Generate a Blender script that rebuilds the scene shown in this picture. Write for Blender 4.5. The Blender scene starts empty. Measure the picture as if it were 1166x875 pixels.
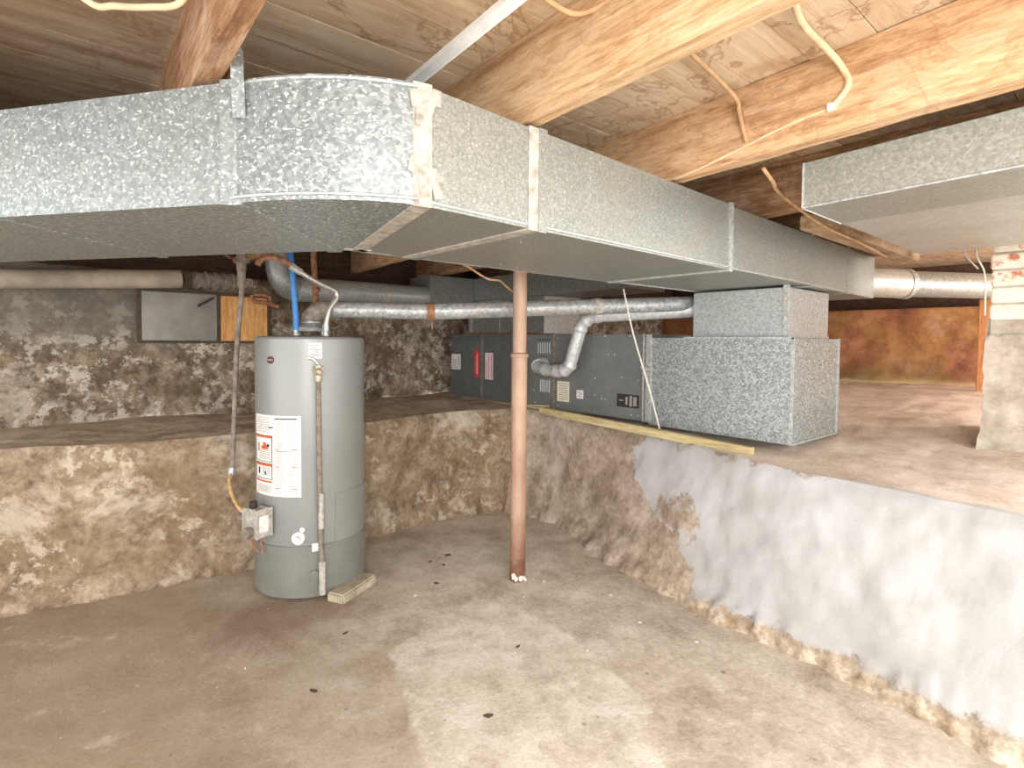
import bpy, bmesh, math, random
from math import sin, cos, pi, radians, sqrt, atan2
from mathutils import Vector, Matrix, noise
random.seed(7)
S = bpy.context.scene
COL = S.collection

# ------------------------------------------------------------------ camera
YAW, PITCH, ROLL = radians(49.6), radians(2.0), radians(0.5)
F = 620.0
fw = Vector((cos(YAW)*cos(PITCH), sin(YAW)*cos(PITCH), -sin(PITCH)))
rt0 = Vector((sin(YAW), -cos(YAW), 0)); up0 = rt0.cross(fw)
rt = rt0*cos(ROLL) + up0*sin(ROLL); up = up0*cos(ROLL) - rt0*sin(ROLL)
cd = bpy.data.cameras.new('camera'); cam = bpy.data.objects.new('camera', cd); COL.objects.link(cam)
cam.matrix_world = Matrix(((rt.x, up.x, -fw.x, 0), (rt.y, up.y, -fw.y, 0), (rt.z, up.z, -fw.z, 1.25), (0, 0, 0, 1)))
cd.sensor_fit = 'HORIZONTAL'; cd.sensor_width = 36; cd.lens = F/1166*36
cd.shift_y = -(437.5 - F*math.tan(PITCH) - 389.0)/1166
cd.clip_start = 0.02
S.camera = cam

# ------------------------------------------------------------------ world, lamps, exposure
w = bpy.data.worlds.new('world'); S.world = w; w.use_nodes = True
w.node_tree.nodes['Background'].inputs[0].default_value = (0.97, 0.98, 1.0, 1)
w.node_tree.nodes['Background'].inputs[1].default_value = 2.4
S.view_settings.view_transform = 'Standard'; S.view_settings.look = 'None'
S.view_settings.gamma = 1; S.view_settings.use_curve_mapping = False
S.view_settings.exposure = 0.80

def lamp(name, loc, power, radius, col):
    l = bpy.data.lights.new(name, 'POINT'); l.energy = power; l.shadow_soft_size = radius; l.color = col
    o = bpy.data.objects.new(name, l); COL.objects.link(o); o.location = loc
    return o
lamp('work_light_behind_camera', (-1.35, -1.8, 1.48), 175, 0.45, (1.0, 0.98, 0.96))
lamp('added_fill_right', (1.35, -1.2, 1.35), 5, 0.35, (1.0, 0.97, 0.93))  # unseen fill lamp, added to lift the white-painted right wall
lamp('ceiling_bulb', (0.62, -0.62, 1.60), 26, 0.14, (1.0, 0.97, 0.94))
lamp('added_fill_by_pillar', (2.7, -1.1, 1.35), 12, 0.25, (1.0, 0.96, 0.92))  # added fill, brightens the right ledge, return duct underside and pillar
lamp('added_fill_crawl_space', (4.9, -0.9, 1.45), 75, 0.2, (1.0, 0.95, 0.90))  # fill with no visible source, added to brighten the orange far wall

# ------------------------------------------------------------------ materials
def lin(c):
    return tuple((v/255/12.92 if v/255 <= .04045 else ((v/255+.055)/1.055)**2.4) for v in c) + (1,)

class NT:
    def __init__(s, name, rough=.8, metal=0.0, spec=.3):
        s.m = bpy.data.materials.new(name); s.m.use_nodes = True
        s.t = s.m.node_tree; s.b = s.t.nodes['Principled BSDF']
        s.b.inputs['Roughness'].default_value = rough; s.b.inputs['Metallic'].default_value = metal
        s.b.inputs['Specular IOR Level'].default_value = spec
        s.tc = s.t.nodes.new('ShaderNodeTexCoord').outputs['Object']
        s.h = None
    def link(s, a, b): s.t.links.new(a, b)
    def mp(s, scale=(1, 1, 1), rot=(0, 0, 0), src=None):
        n = s.t.nodes.new('ShaderNodeMapping'); n.inputs['Scale'].default_value = scale; n.inputs['Rotation'].default_value = rot
        s.link(src or s.tc, n.inputs[0]); return n.outputs[0]
    def noise(s, scale, detail=6, rough=.6, vec=None, dist=0.0, col=False):
        n = s.t.nodes.new('ShaderNodeTexNoise'); n.inputs['Scale'].default_value = scale
        n.inputs['Detail'].default_value = detail; n.inputs['Roughness'].default_value = rough
        n.inputs['Distortion'].default_value = dist
        s.link(vec or s.tc, n.inputs['Vector']); return n.outputs[1 if col else 0]
    def voro(s, scale, vec=None, feature='F1', out='Distance'):
        n = s.t.nodes.new('ShaderNodeTexVoronoi'); n.feature = feature; n.inputs['Scale'].default_value = scale
        s.link(vec or s.tc, n.inputs['Vector']); return n.outputs[out]
    def ramp(s, src, stops, interp='LINEAR'):
        n = s.t.nodes.new('ShaderNodeValToRGB'); n.color_ramp.interpolation = interp
        e = n.color_ramp.elements
        while len(e) < len(stops): e.new(.5)
        for i, (p, c) in enumerate(stops):
            e[i].position = p; e[i].color = c if len(c) == 4 else lin(c)
        s.link(src, n.inputs[0]); return n.outputs[0]
    def bw(s, src, a, b): return s.ramp(src, [(a, (0, 0, 0, 1)), (b, (1, 1, 1, 1))])
    def mix(s, f, a, b, mode='MIX'):
        n = s.t.nodes.new('ShaderNodeMix'); n.data_type = 'RGBA'; n.blend_type = mode
        for v, i in ((f, 0), (a, 6), (b, 7)):
            if isinstance(v, (int, float)): n.inputs[i].default_value = v
            elif isinstance(v, tuple): n.inputs[i].default_value = v if len(v) == 4 else lin(v)
            else: s.link(v, n.inputs[i])
        return n.outputs[2]
    def math(s, op, a, b=0.0):
        n = s.t.nodes.new('ShaderNodeMath'); n.operation = op
        for v, i in ((a, 0), (b, 1)):
            if isinstance(v, (int, float)): n.inputs[i].default_value = v
            else: s.link(v, n.inputs[i])
        return n.outputs[0]
    def attr(s, name):
        n = s.t.nodes.new('ShaderNodeAttribute'); n.attribute_name = name; return n.outputs['Fac']
    def xyz(s, i):
        n = s.t.nodes.new('ShaderNodeSeparateXYZ'); s.link(s.tc, n.inputs[0]); return n.outputs[i]
    def mask(s, a, amp, scale, soft=.01):
        """ragged-edged mask from a signed-distance attribute (metres, + inside)"""
        v = s.math('ADD', s.attr(a), s.math('MULTIPLY', s.math('SUBTRACT', s.noise(scale, 8, .65), .5), amp))
        return s.bw(s.math('ADD', s.math('MULTIPLY', v, 1.0), .5), .5-soft, .5+soft)
    def bump(s, src, strength, dist=.01):
        n = s.t.nodes.new('ShaderNodeBump'); n.inputs['Strength'].default_value = strength; n.inputs['Distance'].default_value = dist
        s.link(src, n.inputs['Height'])
        if s.h: s.link(s.h, n.inputs['Normal'])
        s.h = n.outputs[0]
    def done(s, col):
        if isinstance(col, tuple): s.b.inputs['Base Color'].default_value = col if len(col) == 4 else lin(col)
        else: s.link(col, s.b.inputs['Base Color'])
        if s.h: s.link(s.h, s.b.inputs['Normal'])
        return s.m

def plain(name, c, rough=.6, metal=0.0, var=.12, scale=30):
    n = NT(name, rough, metal)
    k = n.noise(scale, 5)
    d = tuple(max(0, int(v*(1-var))) for v in c); l = tuple(min(255, int(v*(1+var*.6))) for v in c)
    return n.done(n.ramp(k, [(.3, d), (.7, l)]))

def concrete(n, dark, mid, light, sc=3.0, fine=40):
    a = n.noise(sc, 10, .72, dist=.15)
    c = n.ramp(a, [(.30, dark), (.50, mid), (.72, light)])
    f = n.noise(fine, 6, .7)
    c = n.mix(.40, c, n.ramp(f, [(.36, (78, 68, 58)), (.64, (226, 218, 208))]), 'SOFT_LIGHT')
    m = n.noise(sc*2.7, 9, .72, n.mp((1, 1, .8), (.5, 1, 2)), dist=.3)
    c = n.mix(.55, c, n.ramp(m, [(.38, (84, 72, 60)), (.60, (224, 217, 208))]), 'SOFT_LIGHT')
    n.bump(f, .35, .006); n.bump(a, .5, .02)
    return c

def galv(name, base=(172, 178, 176), lo=(140, 147, 146), hi=(206, 211, 208), scale=95, flecks=.5, dirt=.35, metal=.45, rough=.42):
    n = NT(name, rough, metal, .4)
    cell = n.voro(scale, out='Color')
    v = n.ramp(cell, [(.1, lo), (.5, base), (.92, hi)])
    vec = n.mp((1, 1, 1.5))
    fl = n.bw(n.noise(scale*.9, 2, .5, vec, dist=.5), .58, .66)
    c = n.mix(n.math('MULTIPLY', fl, flecks), v, (232, 236, 232))
    big = n.noise(2.2, 7, .65, dist=.8)
    c = n.mix(n.math('MULTIPLY', n.bw(big, .45, .75), dirt), c, (150, 143, 130))
    streak = n.noise(7, 6, .6, n.mp((1, 1, .18)))
    c = n.mix(n.math('MULTIPLY', n.bw(streak, .55, .8), dirt*.6), c, (120, 126, 122))
    n.bump(n.noise(scale, 3), .12, .002); n.bump(big, .15, .01)
    return n.done(c)

def timber(name, dark, mid, light, axis='Y', stain=.5, rough=.85, sc=1.0):
    n = NT(name, rough)
    st = {'X': (1.2, 14, 14), 'Y': (14, 1.2, 14), 'Z': (14, 14, 1.2)}[axis]
    g = n.noise(2.6*sc, 10, .72, n.mp(st), dist=.5)
    c = n.ramp(g, [(.28, dark), (.5, mid), (.72, light)])
    fi = n.noise(9, 6, .7, n.mp(tuple(v*1.6 for v in st)))
    c = n.mix(.6, c, n.ramp(fi, [(.35, (90, 72, 55)), (.65, (225, 205, 180))]), 'SOFT_LIGHT')
    s = n.noise(3.0, 8, .7, dist=1.5)
    c = n.mix(n.math('MULTIPLY', n.bw(s, .56, .70), stain), c, dark)
    s2 = n.noise(4.0, 8, .7, n.mp((1, 1, 1), (1, 2, 3)), dist=1.0)
    c = n.mix(n.math('MULTIPLY', n.bw(s2, .55, .68), stain*.7), c, light)
    tm = n.noise(2.6, 5, .6, n.mp((1, 1, 1), (1, 0, 2)), dist=.4)
    ring = n.math('MULTIPLY', n.bw(tm, .53, .535), n.math('SUBTRACT', 1.0, n.bw(tm, .535, .565)))
    c = n.mix(n.math('MULTIPLY', ring, stain*.9), c, dark)
    n.bump(g, .4, .006); n.bump(fi, .2, .003)
    return n.done(c)

# floor: worn concrete, pale trowelled patch, damp brown stains on the heater side
n = NT('floor_concrete', .78, 0, .25)
c = concrete(n, (174, 163, 150), (204, 194, 182), (222, 213, 203), 1.8, 55)
c = n.mix(n.math('MULTIPLY', n.mask('damp', .9, 1.6, .35), .75), c, (146, 127, 103))
st_ = n.mask('stain', .5, 5.0, .10)
c = n.mix(n.math('MULTIPLY', st_, .6), c, (118, 92, 70))
red = n.bw(n.noise(1.3, 5, .6, n.mp((1, 1, 1), (0, 0, 1))), .52, .7)
c = n.mix(n.math('MULTIPLY', red, .15), c, (186, 164, 148))
pt = concrete(n, (196, 187, 174), (216, 208, 196), (228, 221, 211), 3.2, 70)
c = n.mix(n.mask('patch', .16, 5.0, .012), c, pt)
c = n.mix(n.math('MULTIPLY', n.bw(n.noise(26, 3, .5), .70, .76), .5), c, (92, 78, 62))
c = n.mix(n.math('MULTIPLY', n.bw(n.noise(60, 2, .5), .735, .76), .7), c, (226, 220, 210))
wv_ = n.mix(.08, n.mp(), n.noise(5, 6, .7, col=True))
ck = n.voro(.75, wv_, 'DISTANCE_TO_EDGE')
ckm = n.math('MULTIPLY', n.math('SUBTRACT', 1.0, n.bw(ck, .003, .010)), n.bw(n.noise(1.3, 4), .50, .58))
c = n.mix(n.math('MULTIPLY', ckm, .13), c, (104, 88, 72))
bl = n.bw(n.noise(2.7, 9, .7, n.mp((1, 1, 1), (0, 0, 2))), .56, .66)
c = n.mix(n.math('MULTIPLY', bl, .40), c, (146, 130, 112))
bl2 = n.bw(n.noise(3.3, 9, .7, n.mp((1, 1, 1), (0, 2, 0))), .58, .66)
c = n.mix(n.math('MULTIPLY', bl2, .35), c, (226, 218, 207))
n.bump(n.math('MULTIPLY', ckm, -1.0), .15, .005)
M_floor = n.done(c)

# left foundation wall
n = NT('wall_left_plaster', .9, 0, .2)
c = concrete(n, (116, 100, 80), (148, 132, 113), (180, 166, 148), 4.2, 34)
c = n.mix(n.math('MULTIPLY', n.bw(n.noise(1.6, 8, .7, dist=.2), .48, .62), .6), c, (128, 108, 78))
c = n.mix(n.math('MULTIPLY', n.bw(n.noise(3.1, 9, .72, n.mp((1, 1, 1), (2, 1, 0)), dist=.3), .55, .64), .6), c, (200, 186, 168))
c = n.mix(n.math('MULTIPLY', n.math('MULTIPLY', n.bw(n.noise(13, 10, .75), .52, .57), n.bw(n.noise(3, 4), .48, .58)), .6), c, (204, 190, 170))
c = n.mix(n.math('MULTIPLY', n.bw(n.noise(3.6, 6, .7, n.mp((1, 1, 1), (0, 1, 4))), .66, .72), .6), c, (84, 70, 52))
M_wl = n.done(c)
# corner and right foundation wall: brown parging with flaking white paint
n = NT('wall_right_painted', .85, 0, .25)
c = concrete(n, (142, 127, 112), (172, 158, 144), (200, 190, 178), 3.4, 36)
streak = n.noise(2.4, 8, .7, n.mp((1, 1, .35)), dist=1.0)
c = n.mix(n.math('MULTIPLY', n.bw(streak, .53, .62), .5), c, (206, 194, 182))
wh = n.ramp(n.noise(2.3, 6, .6, dist=.5), [(.3, (172, 170, 166)), (.6, (190, 189, 188)), (.8, (182, 176, 167))])
pm = n.mask('paint', .26, 9.0, .01)
pm2 = n.math('MULTIPLY', pm, n.math('SUBTRACT', 1.0, n.math('MULTIPLY', n.mask('rub', .5, 12, .02), 1.0)))
c = n.mix(pm2, c, wh)
c = n.mix(n.mask('foot', .10, 6.0, .02), c, n.ramp(n.noise(14, 6, .7), [(.35, (134, 112, 84)), (.5, (172, 154, 130)), (.68, (216, 204, 186))]))
n.bump(pm2, .3, .004)
M_wr = n.done(c)
# ledges
n = NT('ledge_left_earth', .95, 0, .15); M_ll = n.done(concrete(n, (170, 154, 137), (190, 175, 158), (204, 190, 175), 3.0, 50))
n = NT('ledge_right_earth', .95, 0, .15)
c = concrete(n, (196, 180, 168), (217, 202, 191), (228, 216, 207), 1.8, 60)
c = n.mix(n.mask('lpaint', .16, 6.0, .02), c, (188, 184, 178))
M_lr = n.done(c)
# upper rubble wall on the left
n = NT('wall_upper_rubble', .92, 0, .2)
c = concrete(n, (92, 80, 66), (126, 112, 96), (168, 154, 136), 5.0, 30)
c = n.mix(n.math('MULTIPLY', n.bw(n.noise(2.4, 9, .75, n.mp((1, 1, 1), (3, 0, 1)), dist=.5), .52, .60), .7), c, (180, 168, 150))
c = n.mix(n.math('MULTIPLY', n.bw(n.noise(4.5, 8, .7, n.mp((1, 1, 1), (0, 0, 3)), dist=.4), .55, .64), .7), c, (84, 70, 56))
c = n.mix(n.math('MULTIPLY', n.math('MULTIPLY', n.bw(n.noise(11, 10, .75), .52, .56), n.bw(n.noise(2.2, 4), .42, .52)), .75), c, (196, 186, 172))
c = n.mix(n.math('MULTIPLY', n.mask('gray', .25, 4, .10), .75), c, (100, 96, 88))
M_wu = n.done(c)
# stained orange wall of the crawl space
n = NT('wall_crawl_stained', .9, 0, .2)
z = n.xyz(2)
a = n.noise(1.6, 8, .65, dist=.6)
c = n.ramp(a, [(.30, (134, 92, 74)), (.45, (178, 126, 100)), (.56, (172, 132, 86)), (.70, (192, 154, 134))])
low = n.bw(n.math('SUBTRACT', n.math('ADD', z, n.math('MULTIPLY', n.noise(2, 5), .3)), .9), .12, .32)
c = n.mix(.5, c, n.ramp(n.noise(9, 8, .75), [(.36, (60, 44, 34)), (.64, (236, 220, 200))]), 'SOFT_LIGHT')
c = n.mix(low, (112, 94, 60), c)
n.bump(a, .5, .02); M_cr = n.done(c)

# timber
M_j_warm = timber('joist_pine_warm', (160, 124, 88), (206, 178, 144), (228, 210, 184), 'Y', .3)
M_j_orange = timber('joist_pine_orange', (152, 110, 76), (208, 176, 142), (228, 206, 178), 'Y', .4)
M_j_brown = timber('joist_pine_brown', (112, 80, 56), (164, 130, 100), (206, 186, 164), 'Y', .6)
M_header = timber('header_old_wood', (110, 92, 76), (176, 152, 126), (206, 188, 164), 'X', .5)
M_shade_wood = timber('rim_shade_wood', (58, 44, 36), (84, 66, 54), (104, 86, 72), 'X', .5)  # dark tones paint in the unlit zone above the foundation walls
M_ply = timber('plywood_panel', (160, 112, 62), (206, 160, 104), (226, 186, 132), 'Z', .2, .7, 1.4)
M_strip = timber('wood_strip_greenish', (150, 138, 100), (190, 178, 140), (210, 200, 168), 'Y', .15)
n = NT('subfloor_boards', .88)
g = n.noise(2.2, 10, .72, n.mp((1.0, 9, 9)), dist=.8)
c = n.ramp(g, [(.26, (170, 138, 102)), (.48, (214, 190, 158)), (.72, (234, 218, 194))])
bd = n.t.nodes.new('ShaderNodeObjectInfo')
s2 = n.noise(2.6, 8, .7, dist=1.8)
c = n.mix(n.math('MULTIPLY', n.bw(s2, .52, .66), .6), c, (180, 142, 104))
s3 = n.noise(3.4, 8, .7, n.mp((1, 1, 1), (0, 0, 2)), dist=1.5)
c = n.mix(n.math('MULTIPLY', n.bw(s3, .54, .66), .5), c, (220, 206, 186))
# grey-brown bay over the left duct; part of its darkness is painted shade
lb = n.bw(n.math('ADD', n.math('MULTIPLY', n.xyz(0), -1.0), n.math('ADD', n.math('MULTIPLY', n.noise(3, 4), .05), .5)), .24, .28)
c = n.mix(n.math('MULTIPLY', lb, .8), c, n.ramp(n.noise(1.5, 9, .7, n.mp((1.0, 9, 9)), dist=1.0), [(.3, (104, 84, 66)), (.5, (150, 128, 104)), (.7, (188, 168, 144))]))
tm = n.noise(2.3, 5, .6, n.mp((1, 1, 1), (1, 0, 2)), dist=.4)
ring = n.math('MULTIPLY', n.bw(tm, .50, .505), n.math('SUBTRACT', 1.0, n.bw(tm, .505, .53)))
c = n.mix(n.math('MULTIPLY', ring, .55), c, (140, 96, 58))
n.bump(g, .4, .006); M_sub = n.done(c)

# metals and coatings
M_galv = galv('galvanised_spangle', base=(140, 147, 144), lo=(126, 133, 131), hi=(160, 166, 163), scale=110, flecks=.65, dirt=.15)
M_galv_elbow = galv('galvanised_spangle_heavy', base=(134, 141, 140), lo=(118, 125, 124), hi=(162, 168, 166), flecks=.75, scale=110, dirt=.05)
M_galv_main = galv('galvanised_dull', base=(144, 147, 140), lo=(132, 135, 128), hi=(158, 161, 155), scale=160, flecks=.25, dirt=.45)
M_galv_plen = galv('galvanised_plenum', base=(146, 152, 150), lo=(116, 122, 121), hi=(178, 184, 182), scale=110, flecks=.5, dirt=.1)
M_galv_riser = galv('galvanised_riser', base=(168, 172, 169), lo=(150, 154, 151), hi=(186, 190, 187), scale=110, flecks=.3, dirt=.25)
M_galv_ret = galv('galvanised_return', base=(156, 157, 146), lo=(144, 145, 135), hi=(172, 173, 163), scale=130, flecks=.2, dirt=.35)
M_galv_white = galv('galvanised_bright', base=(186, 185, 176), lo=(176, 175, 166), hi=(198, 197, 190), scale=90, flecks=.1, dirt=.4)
M_galv_dark = galv('galvanised_grey', base=(142, 143, 138), lo=(130, 131, 126), hi=(158, 159, 154), scale=90, flecks=.15, dirt=.4)  # mid-grey galvanised tone for the return plenum and branch pipe
M_pipe = galv('flue_galvanised', base=(160, 162, 160), lo=(138, 140, 138), hi=(184, 186, 184), scale=60, flecks=.4, dirt=.6, metal=.35, rough=.45)
M_alu = plain('aluminium_vent', (206, 207, 206), .42, .3, .12, 40)
M_tape = plain('mastic_tape', (172, 164, 153), .75, 0, .25, 30)
M_seam = plain('bright_seam_metal', (176, 178, 174), .45, .4, .2, 60)
n = NT('heater_enamel', .36, .15, .5)
c = n.ramp(n.noise(2, 6), [(.3, (130, 131, 126)), (.7, (144, 145, 140))])
c = n.mix(n.math('MULTIPLY', n.bw(n.noise(18, 7, .7), .64, .72), .35), c, (176, 170, 160))
M_heat = n.done(c)
M_heat_skirt = plain('heater_skirt', (122, 123, 115), .42, .1, .08, 8)
n = NT('furnace_enamel', .5, .1, .4)
c = n.ramp(n.noise(4, 8, .7), [(.3, (104, 107, 104)), (.7, (124, 126, 122))])
c = n.mix(n.math('MULTIPLY', n.bw(n.noise(9, 8, .75), .60, .74), .35), c, (140, 138, 130))
M_furn = n.done(c)
M_furn2 = plain('furnace_enamel_dark', (98, 102, 100), .45, .1, .08, 12)
M_rust = plain('rusty_iron', (150, 108, 82), .85, .1, .3, 40)
n = NT('pole_rust_paint', .55, .1, .4)
zz = n.xyz(2)
c = n.ramp(n.noise(6, 7, .7, n.mp((1, 1, .4))), [(.3, (152, 116, 94)), (.55, (176, 146, 122)), (.75, (192, 168, 146))])
lowr = n.bw(n.math('ADD', zz, n.math('MULTIPLY', n.noise(9, 5), .25)), .20, .50)
c = n.mix(lowr, n.ramp(n.noise(14, 6), [(.4, (112, 74, 58)), (.7, (150, 112, 90))]), c)
M_pole = n.done(c)
M_iron = plain('dusty_grey_iron', (138, 126, 114), .8, .2, .25, 30)
M_iron2 = plain('pale_iron', (176, 170, 160), .7, .1, .2, 40)
M_white = plain('white_plastic', (226, 226, 220), .5, 0, .05, 20)
M_whitemetal = plain('white_paint_strip', (240, 242, 240), .5, 0, .08, 10)
M_paper = plain('label_paper', (224, 220, 214), .6, 0, .06, 40)
M_cream = plain('label_cream', (222, 214, 190), .6, 0, .08, 60)
M_pink = plain('label_pinkish', (224, 208, 208), .6, 0, .05, 40)
M_red = plain('label_red', (206, 62, 58), .5, 0, .1, 60)
M_orange = plain('label_orange', (206, 96, 52), .6, 0, .1, 60)
M_ink = plain('printed_grey', (150, 146, 142), .6, 0, .1, 90)
M_black = plain('dark_print', (52, 48, 46), .5, 0, .15, 60)
M_maroon = plain('badge_maroon', (92, 40, 38), .4, 0, .1, 60)
M_blue = plain('blue_water_pipe', (62, 124, 186), .4, 0, .1, 30)
M_steel = plain('braided_steel', (186, 182, 172), .35, .7, .25, 160)
M_brass = plain('dull_brass', (196, 160, 110), .45, .5, .2, 60)
M_copper = plain('copper_pipe', (196, 130, 98), .45, .4, .2, 30)
M_cable = plain('cream_cable', (226, 204, 166), .6, 0, .12, 20)
M_cable_tan = plain('tan_cable', (198, 160, 120), .65, 0, .15, 20)
M_cord = plain('white_cord', (212, 204, 192), .7, 0, .1, 60)
M_stone = plain('stone_slab', (172, 158, 136), .9, 0, .18, 18)
M_slot = plain('louvre_slot', (206, 210, 208), .5, .3, .1, 30)
M_dkmetal = plain('grey_steel_panel', (122, 118, 110), .4, .4, .15, 6)
M_rustbrown = plain('brown_frame', (76, 64, 52), .85, 0, .2, 20)
M_vinylpipe = plain('beige_drain_pipe', (158, 146, 128), .7, 0, .18, 6)
M_valve = plain('valve_metal', (184, 170, 148), .5, .3, .25, 60)
M_debris = plain('dark_debris', (74, 60, 46), .9)
M_chip = plain('pale_paint_chip', (222, 214, 202), .9)
n = NT('whitewashed_brick', .9)
c = n.ramp(n.noise(16, 7, .7), [(.3, (206, 192, 172)), (.6, (234, 224, 206)), (.8, (190, 170, 148))])
c = n.mix(n.bw(n.noise(7, 5, .7), .57, .63), c, (188, 124, 96))
n.bump(n.noise(30, 5), .5, .006); M_brick = n.done(c)
n = NT('pillar_parging', .9)
c = n.ramp(n.noise(8, 9, .75, dist=.1), [(.3, (150, 136, 120)), (.5, (182, 170, 154)), (.7, (206, 196, 180))])
n.bump(n.noise(24, 6), .6, .008); M_parge = n.done(c)

# ------------------------------------------------------------------ builders
class MB:
    def __init__(s): s.bm = bmesh.new()
    def box(s, x0, x1, y0, y1, z0, z1, bev=0.0, mat=None):
        r = bmesh.ops.create_cube(s.bm, size=1)
        vs = r['verts']
        for v in vs:
            v.co = Vector(((x0+x1)/2 + v.co.x*(x1-x0), (y0+y1)/2 + v.co.y*(y1-y0), (z0+z1)/2 + v.co.z*(z1-z0)))
        if mat is not None:
            for v in vs: v.co = mat @ v.co
        if bev:
            es = list({e for v in vs for e in v.link_edges})
            bmesh.ops.bevel(s.bm, geom=es, offset=bev, segments=2, affect='EDGES', clamp_overlap=True)
        return s
    def prism(s, poly, z0, z1):
        """poly ccw list of (x,y); z0/z1 floats"""
        a = [s.bm.verts.new((x, y, z0)) for x, y in poly]; b = [s.bm.verts.new((x, y, z1)) for x, y in poly]
        m = len(poly)
        s.bm.faces.new(a[::-1]); s.bm.faces.new(b)
        for i in range(m): s.bm.faces.new((a[i], a[(i+1) % m], b[(i+1) % m], b[i]))
        return s
    def tube(s, pts, r, sides=12, smooth=0, cap=True):
        P = [Vector(p) for p in pts]
        if smooth: P, r = catmull(P, r, smooth)
        if not hasattr(r, '__len__'): r = [r]*len(P)
        T = []
        for i in range(len(P)):
            a = P[max(i-1, 0)]; b = P[min(i+1, len(P)-1)]
            d = b-a; T.append(d.normalized() if d.length > 1e-9 else Vector((0, 0, 1)))
        u = T[0].orthogonal().normalized(); rings = []
        for i, p in enumerate(P):
            u = (u - T[i]*u.dot(T[i]));  u = u.normalized() if u.length > 1e-6 else T[i].orthogonal().normalized()
            v = T[i].cross(u)
            rings.append([s.bm.verts.new(p + (u*cos(2*pi*k/sides) + v*sin(2*pi*k/sides))*r[i]) for k in range(sides)])
        for i in range(len(rings)-1):
            for k in range(sides):
                s.bm.faces.new((rings[i][k], rings[i][(k+1) % sides], rings[i+1][(k+1) % sides], rings[i+1][k]))
        if cap:
            s.bm.faces.new(rings[0][::-1]); s.bm.faces.new(rings[-1])
        return s
    def lathe(s, c, prof, sides=40):
        """prof list of (r,z) bottom to top around vertical axis at c"""
        rings = [[s.bm.verts.new((c[0]+max(r, .0005)*cos(2*pi*k/sides), c[1]+max(r, .0005)*sin(2*pi*k/sides), z)) for k in range(sides)] for r, z in prof]
        for i in range(len(rings)-1):
            for k in range(sides):
                s.bm.faces.new((rings[i][k], rings[i][(k+1) % sides], rings[i+1][(k+1) % sides], rings[i+1][k]))
        s.bm.faces.new(rings[0][::-1]); s.bm.faces.new(rings[-1])
        return s
    def cylpatch(s, c, r, a0, a1, z0, z1, th=.0015, seg=10):
        A = [radians(a0+(a1-a0)*i/seg) for i in range(seg+1)]
        q = []
        for a in A:
            q.append([s.bm.verts.new((c[0]+R*cos(a), c[1]+R*sin(a), z)) for R, z in ((r, z0), (r+th, z0), (r+th, z1), (r, z1))])
        for i in range(seg):
            for k in range(4):
                s.bm.faces.new((q[i][k], q[i][(k+1) % 4], q[i+1][(k+1) % 4], q[i+1][k]))
        s.bm.faces.new(q[0][::-1]); s.bm.faces.new(q[-1])
        return s
    def ball(s, c, r, sc=(1, 1, 1), sub=2):
        q = bmesh.ops.create_icosphere(s.bm, subdivisions=sub, radius=r)
        for v in q['verts']: v.co = Vector((v.co.x*sc[0]+c[0], v.co.y*sc[1]+c[1], v.co.z*sc[2]+c[2]))
        return s
    def build(s, name, mat, parent=None, smooth=None, origin=None):
        bmesh.ops.recalc_face_normals(s.bm, faces=s.bm.faces)
        me = bpy.data.meshes.new(name)
        o = bpy.data.objects.new(name, me); COL.objects.link(o)
        off = Vector((0, 0, 0))
        if parent is not None:
            off = parent['_w'] if False else world_of(parent); o.parent = parent
            WORLD[o] = off
        elif origin is not None:
            off = Vector(origin); o.location = off; WORLD[o] = off
        for v in s.bm.verts: v.co -= off
        if smooth is not None:
            for f in s.bm.faces: f.smooth = True
        s.bm.to_mesh(me); s.bm.free()
        if smooth is not None:
            try: me.set_sharp_from_angle(angle=radians(smooth))
            except Exception: pass
        me.materials.append(mat)
        return o
def islands(bm):
    left = set(bm.verts); out = []
    while left:
        st = [left.pop()]; comp = set(st)
        while st:
            v = st.pop()
            for e in v.link_edges:
                o2 = e.other_vert(v)
                if o2 not in comp: comp.add(o2); left.discard(o2); st.append(o2)
        out.append(comp)
    return out
def build_each(mb, name, mat, parent, smooth=None):
    """every separate piece in mb becomes a part of its own"""
    src = mb.bm; src.verts.ensure_lookup_table(); res = []
    for comp in islands(src):
        q = MB(); mp = {}
        for v in sorted(comp, key=lambda v: v.index): mp[v] = q.bm.verts.new(v.co)
        for f in src.faces:
            if f.verts[0] in comp: q.bm.faces.new([mp[v] for v in f.verts])
        res.append(q.build(name, mat, parent, smooth))
    src.free(); return res
WORLD = {}
def world_of(o): return WORLD.get(o, Vector((0, 0, 0)))

def catmull(P, r, k):
    if not hasattr(r, '__len__'): r = [r]*len(P)
    Q, R = [], []
    for i in range(len(P)-1):
        p0 = P[max(i-1, 0)]; p1 = P[i]; p2 = P[i+1]; p3 = P[min(i+2, len(P)-1)]
        for j in range(k):
            t = j/k
            Q.append(.5*((2*p1) + (p2-p0)*t + (2*p0-5*p1+4*p2-p3)*t*t + (3*p1-p0-3*p2+p3)*t*t*t))
            R.append(r[i]+(r[i+1]-r[i])*t)
    Q.append(P[-1]); R.append(r[-1]); return Q, R

def tag(o, label, cat, group=None):
    o['label'] = label; o['category'] = cat
    if group: o['group'] = group
    return o
def thing(name, loc, label, cat, group=None):
    o = bpy.data.objects.new(name, None); COL.objects.link(o); o.location = loc; o.empty_display_size = .1
    WORLD[o] = Vector(loc)
    return tag(o, label, cat, group)
def struct(o, label=None):
    o['kind'] = 'structure'
    if label: o['label'] = label
    return o
def one(name, mb, mat, label, cat, origin, smooth=None, group=None):
    return tag(mb.build(name, mat, None, smooth, origin), label, cat, group)

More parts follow.
